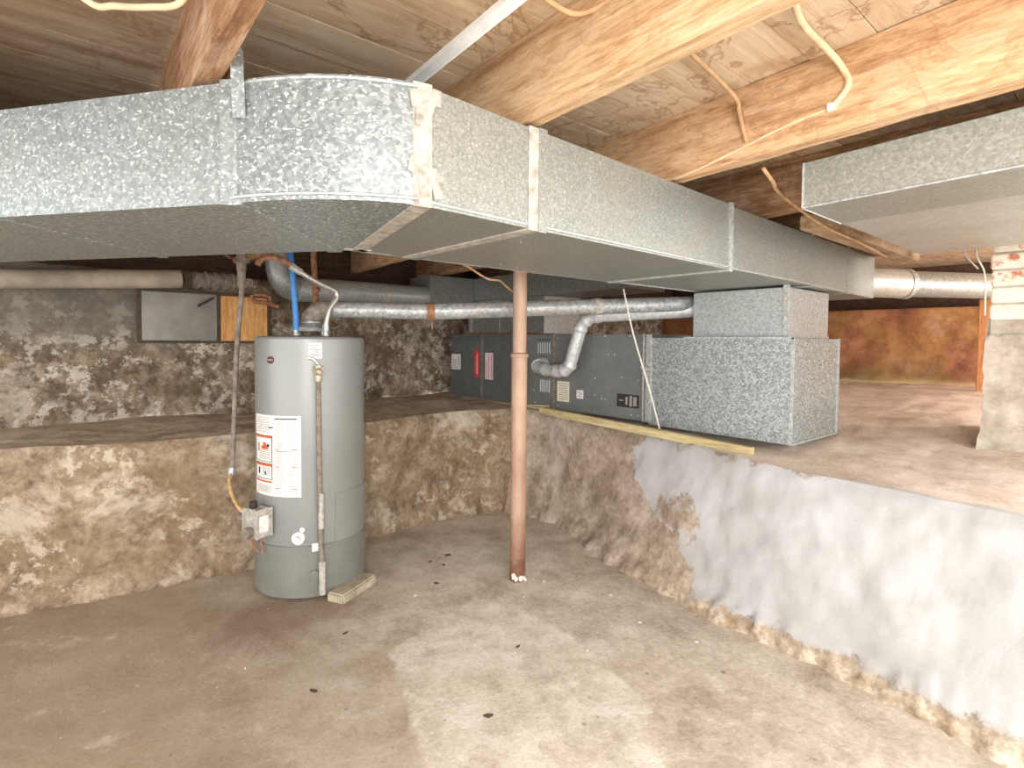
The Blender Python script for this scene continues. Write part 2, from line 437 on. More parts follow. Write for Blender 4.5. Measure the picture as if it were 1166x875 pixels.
def fbm(p, sc, oct=5): return noise.fractal(Vector(p)*sc, 1.0, 2.0, oct)
def lerp_path(path, t):
    """path of points, t in index units"""
    i = max(0, min(int(t), len(path)-2)); f = t-i
    p0 = path[max(i-1, 0)]; p1 = path[i]; p2 = path[i+1]; p3 = path[min(i+2, len(path)-1)]
    return [.5*((2*b) + (c-a)*f + (2*a-5*b+4*c-d)*f*f + (3*b-a-3*c+d)*f**3) for a, b, c, d in zip(p0, p1, p2, p3)]
def grid_mesh(name, mat, P, attrs=None, smooth=True):
    """P[i][j] Vector grid; attrs name -> fn(Vector)"""
    ni, nj = len(P), len(P[0])
    vs = [p for row in P for p in row]
    fs = [(i*nj+j, i*nj+j+1, (i+1)*nj+j+1, (i+1)*nj+j) for i in range(ni-1) for j in range(nj-1)]
    me = bpy.data.meshes.new(name); me.from_pydata([tuple(v) for v in vs], [], fs)
    if smooth:
        for f in me.polygons: f.use_smooth = True
    for an, fn in (attrs or {}).items():
        a = me.attributes.new(an, 'FLOAT', 'POINT')
        for k, v in enumerate(vs): a.data[k].value = fn(v)
    me.materials.append(mat); me.update()
    o = bpy.data.objects.new(name, me); COL.objects.link(o); return o
def sd_poly(poly):
    def f(v):
        x, y = v.x, v.y; d = 1e9; inside = False; m = len(poly)
        for i in range(m):
            ax, ay = poly[i]; bx, by = poly[(i+1) % m]
            ex, ey = bx-ax, by-ay; wx, wy = x-ax, y-ay
            t = max(0, min(1, (wx*ex+wy*ey)/(ex*ex+ey*ey)))
            d = min(d, sqrt((wx-ex*t)**2+(wy-ey*t)**2))
            if (ay > y) != (by > y) and x < (bx-ax)*(y-ay)/(by-ay)+ax: inside = not inside
        return max(-.5, min(.5, d if inside else -d))
    return f

# ------------------------------------------------------------------ setting: floor, walls, ledges
patch = [(1.06, 1.97), (1.44, 2.08), (1.57, 2.08), (1.67, 1.90), (1.69, 1.57), (1.62, 1.28), (1.56, 1.08), (1.30, .80), (1.1, .4), (.5, .5), (.72, 1.15), (.93, 1.63), (.98, 1.84)]
sdp = sd_poly(patch)
def floor_z(x, y):
    z = fbm((x, y, 0), .9, 4)*.010 + fbm((x, y, 3), 6, 4)*.003
    r = sqrt((x-1.04)**2+(y-2.83)**2)
    z = z*min(1, max(0, (r-.30)/.3)) - .004
    return z
G = [[Vector((x, y, floor_z(x, y))) for y in [(-1.5+5.1*j/150) for j in range(151)]] for x in [(-2.6+5.6*i/150) for i in range(151)]]
struct(grid_mesh('floor', M_floor, G, {'patch': sdp, 'damp': lambda v: max(-.5, min(.5, (.72-v.x)*.55 + .1*(v.y-1.2))), 'stain': lambda v: max(-.5, min(.5, .22-sqrt(((v.x-.78)*.7)**2+(v.y-2.5)**2)))}), 'worn brown concrete floor with a pale trowelled patch')

base = [(-2.6, 3.45), (-1.2, 3.36), (-.2, 3.31), (.3, 3.25), (.85, 3.16), (1.5, 3.21), (2.1, 3.22), (2.42, 3.15), (2.60, 2.95), (2.62, 2.55), (2.44, 1.95), (2.34, 1.5), (2.29, 1.08), (2.24, .58), (2.21, .27), (2.15, -.5), (2.1, -1.5)]
topp = [(-2.6, 3.34), (-1.2, 3.31), (-.17, 3.30), (.13, 3.20), (.8, 3.07), (1.45, 3.07), (2.1, 3.20), (2.50, 3.14), (2.70, 2.90), (2.70, 2.40), (2.63, 1.9), (2.53, 1.4), (2.44, 1.05), (2.45, .66), (2.46, .26), (2.40, -.5), (2.35, -1.5)]
topz = [.75]*8 + [.75, .74, .73, .72, .70, .69, .68, .68, .68]
back = [(-2.6, 4.02), (-1.2, 4.02), (-.2, 4.0), (.5, 3.99), (1.1, 3.98), (1.6, 4.15), (2.2, 4.27), (3.1, 4.28), (4.6, 4.3), (6.3, 4.3), (6.3, 3.1), (6.3, 2.3), (6.3, 1.7), (6.3, 1.1), (6.3, .4), (6.3, -.5), (6.3, -1.5)]
backz = [.76]*7 + [.78, .80, .84, .86, .87, .87, .89, .90, .9, .9]
SPLIT = 7.6
def wallgrid(t0, t1, nt, nz=34):
    rows = []
    for i in range(nt+1):
        t = t0+(t1-t0)*i/nt
        b = lerp_path(base, t); tp = lerp_path(topp, t); zt = lerp_path([(z,) for z in topz], t)[0]
        nd = Vector((tp[0]-b[0], tp[1]-b[1], 0))
        tx = lerp_path(topp, min(t+.05, 16)); tw = lerp_path(topp, max(t-.05, 0))
        d = Vector((tx[0]-tw[0], tx[1]-tw[1], 0)).normalized(); nrm = Vector((d.y, -d.x, 0))   # into the room
        row = []
        for j in range(nz+1):
            s = j/nz; z = -.02+(zt+.02)*s
            bl = s
            p = Vector((b[0]+(tp[0]-b[0])*bl, b[1]+(tp[1]-b[1])*bl, z))
            n_ = fbm(p, 2.2, 5)*.030 + fbm(p, 9, 4)*.008
            n_ -= max(0, s-.90)*max(0, s-.90)*3.0          # rounded shoulder
            foot = min(1, max(0, (.085+.05*fbm((b[0], b[1], 5), 5, 4))-z)/.05)
            n_ += foot*(.035+.035*max(-.5, fbm(p, 13, 4))+.03*fbm((p.x, p.y, 0), 4, 4))
            row.append(p + nrm*n_ - Vector((0, 0, max(0, s-.9)**2*.5)))
        rows.append(row)
    return rows
def shoulder(t, W):
    return W[t][-1]
pol = None
def sd_paint(v):
    # white paint on the right wall: starts at y 1.9 high up, tapering to 1.35 lower down
    K = [(-.1, 1.2), (.04, 1.36), (.17, 1.44), (.29, 1.58), (.33, 1.74), (.47, 1.92), (.6, 2.0), (.8, 1.75)]
    edge = 1.9
    for (za, ea), (zb, eb) in zip(K, K[1:]):
        if za <= v.z < zb: edge = ea+(eb-ea)*(v.z-za)/(zb-za)
    return max(-.5, min(.5, min(edge - v.y, .71-v.z, (v.z-.06)*1.2)))
def sd_rub(v):   # bare flaked area inside the paint
    return max(-.5, min(.5, .10 - sqrt((v.y-1.55)**2*.6+(v.z-.36)**2)))
attrs = {'paint': sd_paint, 'rub': sd_rub, 'foot': lambda v: max(-.5, min(.5, (.055-v.z)*1.0 - max(0, v.y-1.6)*.3))}
WL = wallgrid(0, SPLIT, 230); WR = wallgrid(SPLIT, 16, 230)
struct(grid_mesh('wall_left', M_wl, WL), 'low mottled concrete foundation wall behind the water heater')
struct(grid_mesh('wall_right', M_wr, WR, attrs), 'low right foundation wall with flaking white paint')
def ledgegrid(W, t0, t1, nj=50):
    rows = []; nt = len(W)-1
    for i in range(nt+1):
        t = t0+(t1-t0)*i/nt
        bk = lerp_path(back, t); bz = lerp_path([(z,) for z in backz], t)[0]
        a = W[i][-1]; e = Vector((bk[0], bk[1], bz)); row = []
        for j in range(nj+1):
            s = (j/nj)**1.5
            p = a.lerp(e, s); k = min(1, s*12)
            p.z = a.z+(bz-a.z)*min(1, s*1.3) + k*(fbm(p, 1.7, 5)*.018+fbm(p, 8, 4)*.006)
            row.append(p)
        rows.append(row)
    return rows
struct(grid_mesh('trim_1', M_ll, ledgegrid(WL, 0, SPLIT)), 'dusty concrete ledge on the left foundation wall')
def sd_lp(v):
    return max(-.5, min(.5, min(1.35-v.y, 2.56-.06*max(0, v.y)-v.x)))
struct(grid_mesh('trim_2', M_lr, ledgegrid(WR, SPLIT, 16), {'lpaint': sd_lp}), 'earth-topped ledge sloping back into the crawl space')

def upper(name, mat, pts, z0, z1, attrs=None, amp=.03, nx=200, nz=50, nrm=(0, -1)):
    rows = []
    for i in range(nx+1):
        t = (len(pts)-1)*i/nx; q = lerp_path(pts, t); row = []
        for j in range(nz+1):
            z = z0+(z1-z0)*j/nz; p = Vector((q[0], q[1], z))
            k = fbm(p, 2.8, 5)*amp + fbm(p, 11, 4)*amp*.35
            row.append(p+Vector((nrm[0]*k, nrm[1]*k, 0)))
        for d in (.1, .25, .4): row.append(row[nz]+Vector((-nrm[0]*d, -nrm[1]*d, 0)))
        rows.append(row)
    return grid_mesh(name, mat, rows, attrs)
upath = [(-2.6, 4.02), (-1.2, 4.02), (-.2, 4.0), (.5, 3.99), (1.1, 3.98), (1.6, 4.15), (2.2, 4.27), (3.1, 4.28), (4.6, 4.3), (6.4, 4.3)]
struct(upper('wall_back', M_wu, upath, .68, 1.66, {'gray': lambda v: max(-.5, min(.5, min(.62-v.x, (v.z-1.22))))}), 'rubble upper wall above the left ledge')
struct(upper('wall_far', M_cr, [(6.32, 4.4), (6.32, 3), (6.32, 1.5), (6.32, 0), (6.32, -1.5)], .75, 1.60, None, .04, 120, 30, (-1, 0)), 'orange-stained far wall of the crawl space')
# rim boards above the walls
b = MB(); b.box(-2.6, 6.8, 4.40, 4.45, 1.60, 2.05); b.box(6.70, 6.75, -1.5, 4.45, 1.55, 2.05)
struct(b.build('trim_3', M_shade_wood), 'rim boards above the foundation, coloured dark to paint in shade')
# subfloor boards (run along x, gaps between)
b = MB(); y = -.7
while y < 4.45:
    wd = .17+random.uniform(-.01, .015)
    b.box(-2.6, 6.8, y+.0014, y+wd-.0014, 2.03+random.uniform(0, .004), 2.052); y += wd
b.box(-2.6, 6.8, -.7, 4.5, 2.040, 2.07)
struct(b.build('ceiling', M_sub), 'plank subfloor overhead')

# vent opening in the upper wall
wn = struct(MB().box(.405, 1.165, 3.935, 3.96, 1.222, 1.235).box(.405, 1.165, 3.93, 3.955, 1.535, 1.552).box(.405, .425, 3.935, 3.955, 1.235, 1.535).box(.835, .856, 3.935, 3.955, 1.235, 1.535).box(1.145, 1.168, 3.93, 3.955, 1.235, 1.535).build('window_1', M_rustbrown, None, None, (.78, 3.94, 1.23)), 'blocked vent opening high in the left wall')
MB().box(.427, .833, 3.925, 3.945, 1.238, 1.534, .004).build('steel_panel', M_dkmetal, wn)
MB().box(.857, 1.143, 3.93, 3.945, 1.238, 1.53, .002).build('plywood_panel', M_ply, wn)

# ------------------------------------------------------------------ joists and header
def joist(x, skew, mat, label, t=.045, z0=1.810, y0=-.7, y1=4.38, bow=.004):
    b = MB(); rows = 60; sec = [(-t/2, z0), (t/2, z0), (t/2, 2.03), (-t/2, 2.03)]; rings = []
    for i in range(rows+1):
        yy = y0+(y1-y0)*i/rows
        xx = x+skew*(yy-1.0)
        rings.append([b.bm.verts.new((xx+a+fbm((yy, a*40, x), 3)*bow, yy, z+(fbm((yy, a*50+3, x), 5)*.004 if z < 1.9 else 0))) for a, z in sec])
    for i in range(rows):
        for k in range(4): b.bm.faces.new((rings[i][k], rings[i][(k+1) % 4], rings[i+1][(k+1) % 4], rings[i+1][k]))
    b.bm.faces.new(rings[0][::-1]); b.bm.faces.new(rings[-1])
    return one('ceiling_joist', b, mat, label, 'joist', (x, y0, z0))
joist(-.42, .02, M_j_brown, 'brown joist at the far left of the ceiling above the duct')
joist(.262, .03, M_j_brown, 'brown wooden joist the metal hanger strap is nailed to')
joist(.955, .05, M_j_warm, 'pale tan joist whose underside meets the duct at the taped seam', t=.046)
joist(1.665, .09, M_j_orange, 'orange-tan joist with the white cable stapled across its face', t=.05)
joist(2.42, .05, M_j_brown, 'joist stub between the main duct and the wide return duct end')
joist(3.20, .03, M_j_brown, 'joist above the far end of the main duct')
joist(4.0, .03, M_j_brown, 'joist above the round branch duct')
b = MB().box(2.47, 3.9, .90, 1.0, 1.74, 1.80, .003)
one('wooden_header', b, M_header, 'old wooden header lying just above the far end of the main duct', 'beam', (2.47, .9, 1.74))

# ------------------------------------------------------------------ main supply duct
du = thing('supply_duct', (1.5, 1.35, 1.54), 'long galvanised rectangular trunk duct hanging under the joists with a curved elbow', 'duct')
ZB, ZT = 1.54, 1.795
th = radians(127)             # heading of the left run
P0 = Vector((.603, 1.025)); A0 = Vector((.303, 1.285)); 
ld = Vector((-.385, .53)).normalized(); ln = Vector((.81, .586))    # along the left run / across it to the far side
L1 = A0 + ld*2.1
farA = Vector((.715, 1.735))
def duct_box(poly, name, mat):
    return MB().prism(poly, ZB, ZT).build(name, mat, du)
# left run in two lengths
m1 = A0 + ld*.68
def quad(a, b_): n2 = farA-A0; return [tuple(a), tuple(a+n2), tuple(b_+n2), tuple(b_)]
duct_box(quad(A0, m1), 'duct_section', M_galv)
duct_box(quad(m1, L1), 'duct_section', M_galv)
# curved elbow: convex outer face towards the camera
arc = []
c1 = Vector((.415, 1.085))
for i in range(13):
    t = i/12; p = A0*(1-t)**2 + c1*2*t*(1-t) + P0*t*t; arc.append(tuple(p))
poly = arc + [(P0.x+.155, P0.y+.655), tuple(farA)]
MB().prism(poly, ZB, ZT).build('elbow', M_galv_elbow, du, 30)
# rolled lips of the elbow
lip = MB()
for zc in (ZB+.012, ZT-.008):
    lip.tube([(x-.001, y-.002, zc) for x, y in arc], .004, 6)
build_each(lip, 'rolled_edge', M_seam, du, 40)
YN, YF = 1.045, 1.69
x1, x2, x3 = .955, 2.05, 3.95
duct_box([(P0.x, P0.y), (x1, YN), (x1, YF), (P0.x+.155, P0.y+.655)], 'duct_section', M_galv_main)
duct_box([(x1, YN), (x2, YN+.045), (x2, YF), (x1, YF)], 'duct_section', M_galv_main)
MB().prism([(x2, YN+.05), (2.9, YN+.07), (2.9, YF), (x2, YF)], ZB+.004, ZT-.004).build('duct_section', M_galv_main, du)
MB().prism([(2.9, YN+.07), (x3, YN+.10), (x3, YF-.2), (2.9, YF)], ZB, ZT-.004).build('duct_section', M_galv_main, du)
# drive cleats / standing seams: strips round the duct at each joint
def cleat(a, b_, mat=M_seam, wd=.03, t=.004, name='seam_strip'):
    a = Vector(a); b_ = Vector(b_); d = (b_-a).normalized(); nn = Vector((-d.y, d.x))  # d across the duct
    q = MB()
    a2 = a-d*t; b2 = b_+d*t
    p = [tuple(a2-nn*wd/2), tuple(b2-nn*wd/2), tuple(b2+nn*wd/2), tuple(a2+nn*wd/2)]
    q.prism(p, ZB-t, ZB+.0005)
    q.prism([tuple(a2-nn*wd/2), tuple(a-nn*wd/2+d*.001), tuple(a+nn*wd/2+d*.001), tuple(a2+nn*wd/2)], ZB+.001, ZT+t)
    return q.build(name, mat, du)
cleat(m1, m1+(farA-A0), M_galv)
cleat(A0, farA, M_galv, .045)
cleat(P0+Vector((.012, 0)), P0+Vector((.165, .655)), M_tape, .042, .003)
cleat((x1+.0, YN), (x1, YF), M_tape, .035, .004)
cleat((x1+.03, YN), (x1+.03, YF), M_galv_main, .028, .006)
cleat((x2, YN+.047), (x2, YF), M_seam, .03, .007)
cleat((2.9, YN+.07), (2.9, YF), M_galv_main, .03, .005)
cleat((3.45, YN+.085), (3.45, YF-.1), M_galv_main, .025, .005)
# longitudinal lower corner seam
q = MB()
for a, b_ in (((P0.x+.03, P0.y-.001), (x1-.02, YN-.001)), ((x1+.04, YN-.001), (x2-.02, YN+.042)), ((x2+.02, YN+.049), (x3, YN+.098))):
    q.tube([(a[0], a[1], ZB+.010), (b_[0], b_[1], ZB+.010)], .004, 6)
build_each(q, 'corner_seam', M_seam, du)
q = MB(); q.tube([(.77, 1.69, ZB+.004), (1.1, 1.695, ZB+.004), (2.0, 1.695, ZB+.004), (2.9, 1.695, ZB+.004)], .006, 6)
q.build('far_corner_seam', M_seam, du)
# crumpled tape blobs at the elbow corner
q = MB()
random.seed(3)
for k in range(14):
    zc = random.choice([random.uniform(1.55, 1.60), random.uniform(1.73, 1.80), random.uniform(1.6, 1.75)])
    q.box(-.012, .012, -.003, .003, -.018, .018, .001, Matrix.Translation((P0.x+random.uniform(-.01, .05), P0.y-.001+random.uniform(0, .003), zc)) @ Matrix.Rotation(random.uniform(-.3, .3), 4, 'Y'))
for k in range(6):
    q.box(-.02, .02, -.012, .012, -.002, .002, .001, Matrix.Translation((.75+random.uniform(-.02, .03), 1.66+random.uniform(-.02, .01), ZB-.002)) @ Matrix.Rotation(random.uniform(-1, 1), 4, 'Z'))
build_each(q, 'crumpled_tape', M_tape, du)
# screws along the underside
q = MB()
for x, y_ in ((1.40, 1.62), (1.52, 1.64), (1.30, 1.60), (.98, 1.4), (1.05, 1.2), (2.07, 1.4)): q.ball((x, y_, ZB-.001), .005, (1, 1, .5), 1)
build_each(q, 'screw_head', M_seam, du)

# hanger strap
hs = MB()
sx, sy = .297, 1.265
d2 = Vector((.6, -.45)).normalized(); nn = Vector((-.61, -.79))
def strapbox(q, a, b_, wv, t=.003):
    a = Vector(a); b_ = Vector(b_); wv = Vector(wv); ax = (b_-a); tn = ax.cross(wv).normalized()*t
    vs = [q.bm.verts.new(p) for p in (a-wv, a+wv, b_+wv, b_-wv, a-wv+tn, a+wv+tn, b_+wv+tn, b_-wv+tn)]
    for f in ((0, 1, 2, 3), (7, 6, 5, 4), (0, 4, 5, 1), (1, 5, 6, 2), (2, 6, 7, 3), (3, 7, 4, 0)): q.bm.faces.new([vs[i] for i in f])
wv = (d2.x*.013, d2.y*.013, 0)
strapbox(hs, (.310, 1.250, 1.712), (.304, 1.244, 1.842), wv); strapbox(hs, (.304, 1.244, 1.842), (.286, 1.236, 1.862), wv)
strapbox(hs, (.286, 1.236, 1.862), (.284, 1.232, 1.885), wv)
hso = one('hanger_strap', hs, M_galv, 'bent galvanised strap tying the left duct to the brown joist', 'strap', (.312, 1.258, 1.715))

# branch round duct
rd = thing('round_branch_duct', (3.95, 1.3, 1.63), 'round galvanised branch duct leaving the far end of the trunk towards the brick pillar', 'duct')
MB().tube([(3.94, 1.28, 1.655), (4.30, 1.06, 1.65)], .095, 28).build('collar', M_galv_white, rd, 40)
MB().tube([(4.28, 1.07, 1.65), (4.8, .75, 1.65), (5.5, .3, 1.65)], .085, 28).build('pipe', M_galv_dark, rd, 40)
MB().tube([(4.27, 1.078, 1.65), (4.30, 1.06, 1.65)], .099, 28).build('crimp_ring', M_seam, rd, 40)

# ------------------------------------------------------------------ wide return duct, upper right
rr = thing('return_duct', (1.78, .7, 1.66), 'wide galvanised return duct along the right of the ceiling, its end open to view', 'duct')
sk = .09
def par(xa, xb, y0, y1, z0, z1, q=None):
    q = q or MB(); q.prism([(xa+sk*(y0-.7), y0), (xb+sk*(y0-.7), y0), (xb+sk*(y1-.7), y1), (xa+sk*(y1-.7), y1)], z0, z1); return q
par(1.745, 2.06, -1.5, .70, 1.66, 1.795).build('side_trunk', M_galv_ret, rr)
par(2.06, 3.08, -1.5, .71, 1.668, 1.795).build('wide_panel', M_galv_white, rr)
q = MB(); q.tube([(1.745, .70, 1.662), (1.745-sk*2.2, -1.5, 1.662)], .004, 6); q.tube([(1.745, .70, 1.662), (1.745, .70, 1.795)], .004, 6); q.tube([(1.745, .70, 1.661), (2.06, .70, 1.661)], .003, 6)
build_each(q, 'folded_edge', M_seam, rr)

# ------------------------------------------------------------------ furnace
fu = thing('furnace', (2.99, 3.0, .765), 'dark grey horizontal gas furnace lying on the ledge in the corner', 'furnace')
FX, FB, FT = 2.75, .768, 1.305
MB().box(FX, 3.28, 2.765, 4.06, FB, FT, .006).build('cabinet', M_furn, fu)
MB().box(FX+.004, 3.27, 1.995, 2.76, FB, FT-.004, .005).build('coil_cabinet', M_furn, fu)
d1 = MB().box(FX-.014, FX-.001, 3.622, 4.052, FB+.012, FT-.008, .004).build('door', M_furn2, fu)
d2_ = MB().box(FX-.014, FX-.001, 3.085, 3.585, FB+.012, FT-.008, .004).build('door', M_furn2, fu)
MB().box(FX-.010, FX-.001, 3.588, 3.619, FB+.004, FT-.004, .002).build('centre_strip', M_iron, fu)
lv = MB().box(FX-.012, FX-.001, 2.775, 3.078, FB+.008, FT-.006, .003).build('vestibule_panel', M_furn, fu)
def slots(y0, y1, z0, z1, nn, parent):
    q = MB()
    for i in range(nn):
        yy = y0+(y1-y0)*(i+.5)/nn
        q.box(FX-.016, FX-.011, yy-.005, yy+.005, z0, z1, .002)
    q.build('louvres', M_slot, parent)
slots(2.79, 2.93, 1.165, 1.245, 6, lv); slots(2.79, 2.90, .885, .975, 5, lv)
q = MB()
for i in range(6):
    yy = 2.79+.14*(i+.5)/6; q.box(FX-.0145, FX-.011, yy-.004, yy+.004, 1.256, 1.270)
q.build('dark_slots', M_black, lv)
MB().box(FX-.012, FX+.001, 2.752, 2.772, FB, FT, .002).build('edge_flange', M_iron, fu)
def sticker(y0, y1, z0, z1, mat, parent, x=FX-.014, name='label_sticker', lines=None):
    o = MB().box(x-.0015, x+.001, y0, y1, z0, z1).build(name, mat, parent)
    if lines:
        mt, rects = lines; q = MB()
        for a, b_, c_, d_ in rects:
            q.box(x-.0022, x-.001, y0+(y1-y0)*a, y0+(y1-y0)*b_, z0+(z1-z0)*c_, z0+(z1-z0)*d_)
        q.build('printing', mt, o)
    return o
sticker(3.905, 4.045, 1.0, 1.135, M_paper, d1, lines=(M_ink, [(.1, .3, .1+.09*i, .14+.09*i) for i in range(9)]+[(.4, .9, .1+.09*i, .13+.09*i) for i in range(7)]))
sticker(3.634, 3.705, .945, 1.175, M_red, d1, lines=(M_pink, [(.3, .38, .1, .9), (.55, .62, .15, .8)]))
sticker(3.452, 3.555, .938, 1.155, M_pink, d2_, lines=(M_red, [(.12, .2, .05, .95), (.45, .52, .05, .95), (.75, .82, .05, .7)]))
sticker(2.618, 2.735, .830, .972, M_cream, fu, FX+.004, lines=(M_ink, [(.12, .85, .1+.11*i, .13+.11*i) for i in range(8)]))
sticker(2.487, 2.548, .864, .922, M_paper, fu, FX+.004, lines=(M_ink, [(.15, .8, .2, .3), (.15, .6, .5, .6), (.3, .8, .7, .8)]))
sticker(2.03, 2.20, .843, .925, M_black, fu, FX+.004, name='scorched_plate', lines=(M_ink, [(.1, .25, .15, .85), (.3, .42, .1, .9), (.5, .6, .2, .8), (.7, .9, .45, .55)]))
q = MB()
for y_, z_ in ((2.10, 1.29), (2.30, 1.29), (2.55, 1.285), (2.03, 1.02), (2.38, 1.01), (2.38, .90), (2.38, .79), (2.08, .80), (2.03, .80), (2.16, 1.03), (2.05, 1.22), (2.22, 1.17), (2.27, 1.17), (2.32, .88), (2.29, .88), (2.72, .80), (2.73, 1.28), (2.95, .80), (2.96, .89), (3.03, 1.27)):
    q.ball((FX-.003 if y_ < 2.76 else FX-.013, y_, z_), .007, (.5, 1, 1), 1)
build_each(q, 'screw_head', M_seam, fu)
MB().box(FX-.016, FX-.004, 3.78, 3.80, 1.05, 1.07, .003).build('door_knob', M_iron, d1)
MB().box(FX-.02, 3.28, 2.80, 4.07, FB-.014, FB-.001, .002).build('base_rail', M_strip, fu)

# supply plenum and riser
sp = thing('supply_plenum', (3.0, 1.5, .76), 'spangled galvanised plenum box at the near end of the furnace with a riser', 'plenum')
MB().box(2.745, 3.31, 1.12, 1.955, .755, 1.278, .002).build('plenum_box', M_galv_plen, sp)
MB().box(2.80, 3.31, 1.175, 1.70, 1.279, 1.531, .002).build('riser', M_galv_riser, sp)
q = MB()
q.box(2.735, 2.748, 1.935, 1.975, .77, 1.30, .003); q.box(2.73, 2.748, 1.982, 1.994, .77, 1.30, .002)
build_each(q, 'drive_cleat', M_seam, sp)
q = MB(); q.box(2.738, 2.747, 1.118, 1.135, .756, 1.28, .001); q.box(2.745, 3.31, 1.113, 1.121, .755, .765, .001); q.box(3.30, 3.315, 1.112, 1.122, .755, 1.28, .001); q.box(2.79, 2.802, 1.17, 1.20, 1.285, 1.545, .002); q.box(2.79, 3.31, 1.168, 1.176, 1.28, 1.292, .001); q.box(2.738, 2.75, 1.12, 1.72, 1.272, 1.284, .001)
build_each(q, 'corner_flange', M_seam, sp)
q = MB()
random.seed(5)
for k in range(26):
    q.ball((2.745, 1.13+random.random()*.8, random.choice([.77+random.random()*.04, 1.25-random.random()*.03, .8+random.random()*.4])), random.uniform(.004, .008), (.4, 1, 1), 1)
for k in range(10): q.ball((2.77+random.random()*.5, 1.119, .78+random.random()*.48), .006, (1, .4, 1), 1)
for k in range(12): q.ball((2.79, 1.185+random.uniform(-.01, .012), 1.3+random.random()*.23), random.uniform(.005, .009), (.4, 1, 1.4), 1)
build_each(q, 'sealant_blob', M_tape, sp)
build_each(MB().ball((2.725, 1.955, 1.09), .022, (.7, 1, .8)).ball((2.722, 1.985, 1.10), .014), 'tape_knot', M_tape, sp)

# wood strip on the ledge under the furnace
tag(MB().box(-.02, .02, 0, 1.50, 0, .045, .003).build('wood_strip', M_strip), 'long pale greenish wood batten on the wall edge below the furnace', 'board')
o = bpy.data.objects['wood_strip']; o.location = (2.60, 1.245, .70); o.rotation_euler = (radians(2.0), 0, radians(0))
one('wood_splint', MB().tube([(2.60, 3.05, .778), (2.62, 2.90, .79), (2.66, 2.72, .80)], .006, 6), M_strip, 'thin splint of wood lying below the furnace vent louvres', 'stick', (2.6, 3.05, .778))

# furnace combustion vent
cv = thing('furnace_vent_pipe', (2.73, 2.86, 1.07), 'white-grey metal vent pipe elbowing up from the furnace side', 'pipe')
MB().tube([(2.748, 2.865, 1.075), (2.70, 2.862, 1.075), (2.67, 2.85, 1.073)], [.062, .062, .052], 24).build('collar', M_alu, cv, 30)
pts = [(2.69, 2.86, 1.074), (2.655, 2.82, 1.068), (2.635, 2.74, 1.058), (2.628, 2.62, 1.052), (2.625, 2.545, 1.060), (2.625, 2.495, 1.095), (2.625, 2.47, 1.16), (2.628, 2.43, 1.27), (2.63, 2.41, 1.33), (2.635, 2.37, 1.385), (2.66, 2.30, 1.415), (2.72, 2.16, 1.425), (2.84, 1.90, 1.44), (2.93, 1.72, 1.45)]
P, R = catmull([Vector(p) for p in pts], .042, 6)
for i in range(len(R)):
    R[i] = .042 if i < 60 else .042+.006*(i-60)/18
    if i < 34 or 44 < i < 64: R[i] += (.005 if i % 6 < 2 else -.001)
MB().tube(P, R, 24).build('pipe', M_alu, cv, 60)

# ------------------------------------------------------------------ water heater
HC = (1.038, 2.831); HR = .266
wh = thing('water_heater', (HC[0], HC[1], 0), 'tall grey cylindrical gas water heater standing near the left wall', 'water heater')
MB().lathe(HC, [(HR-.012, .012), (HR, .02), (HR, 1.252), (HR-.006, 1.262), (HR-.02, 1.266), (.05, 1.274)], 72).build('tank_jacket', M_heat, wh, 25)
MB().cylpatch(HC, HR+.001, -232, 10, .014, .262, .006, 60).build('lower_skirt', M_heat_skirt, wh, 30)
MB().cylpatch(HC, HR+.0005, -86, 10, .20, .50, .003, 30).build('skirt_overlap', M_heat, wh, 30)
# instruction label
lb = MB().cylpatch(HC, HR+.0005, -182, -120, .50, .888, .0012, 24).build('instruction_label', M_paper, wh, 30)
q = MB()
for cA, cB in ((-148, -137), (-134.5, -123.5)):
    z_ = .862
    while z_ > .52:
        if not (.715 < z_ < .735 or .635 < z_ < .652 or .535 < z_ < .548):
            q.cylpatch(HC, HR+.0016, cA, cB-random.choice([0, 0, 1, 3]), z_-.0022, z_, .0004, 4)
        z_ -= .0066
q.cylpatch(HC, HR+.0016, -178, -152, .85, .853, .0004, 5)
for k in range(7): q.cylpatch(HC, HR+.0016, -176, -155, .872-.011*k, .875-.011*k, .0004, 5)
for k in range(6): q.cylpatch(HC, HR+.0016, -172, -154, .715-.008*k, .718-.008*k, .0004, 5)
for k in range(5): q.cylpatch(HC, HR+.0016, -166, -154, .63-.008*k, .633-.008*k, .0004, 5)
for k in range(5): q.cylpatch(HC, HR+.0016, -174, -153, .545-.007*k, .548-.007*k, .0004, 5)
q.build('printed_lines', M_ink, lb)
q = MB()
q.cylpatch(HC, HR+.0018, -148, -124, .870, .876, .0004, 5)
q.cylpatch(HC, HR+.0018, -146, -128, .716, .719, .0004, 5)
for z0, z1 in ((.662, .790), (.578, .655)):
    for a0, a1, c0, c1_ in ((-181, -151, z0, z0+.003), (-181, -151, z1-.003, z1), (-152, -151, z0, z1), (-181, -180, z0, z1)):
        q.cylpatch(HC, HR+.0018, a0, a1, c0, c1_, .0004, 6)
q.cylpatch(HC, HR+.0022, -159, -155, .735, .748, .0004, 3); q.cylpatch(HC, HR+.0022, -162, -160, .60, .615, .0004, 3); q.cylpatch(HC, HR+.0022, -174, -171, .60, .63, .0004, 3)
q.cylpatch(HC, HR+.0018, -156, -150, .826, .832, .0004, 3)
q.build('black_print', M_black, lb)
q = MB()
q.cylpatch(HC, HR+.0020, -180, -152, .777, .787, .0004, 6); q.cylpatch(HC, HR+.0020, -180, -152, .641, .652, .0004, 6)
q.cylpatch(HC, HR+.0020, -181, -151.5, .563, .571, .0004, 6)
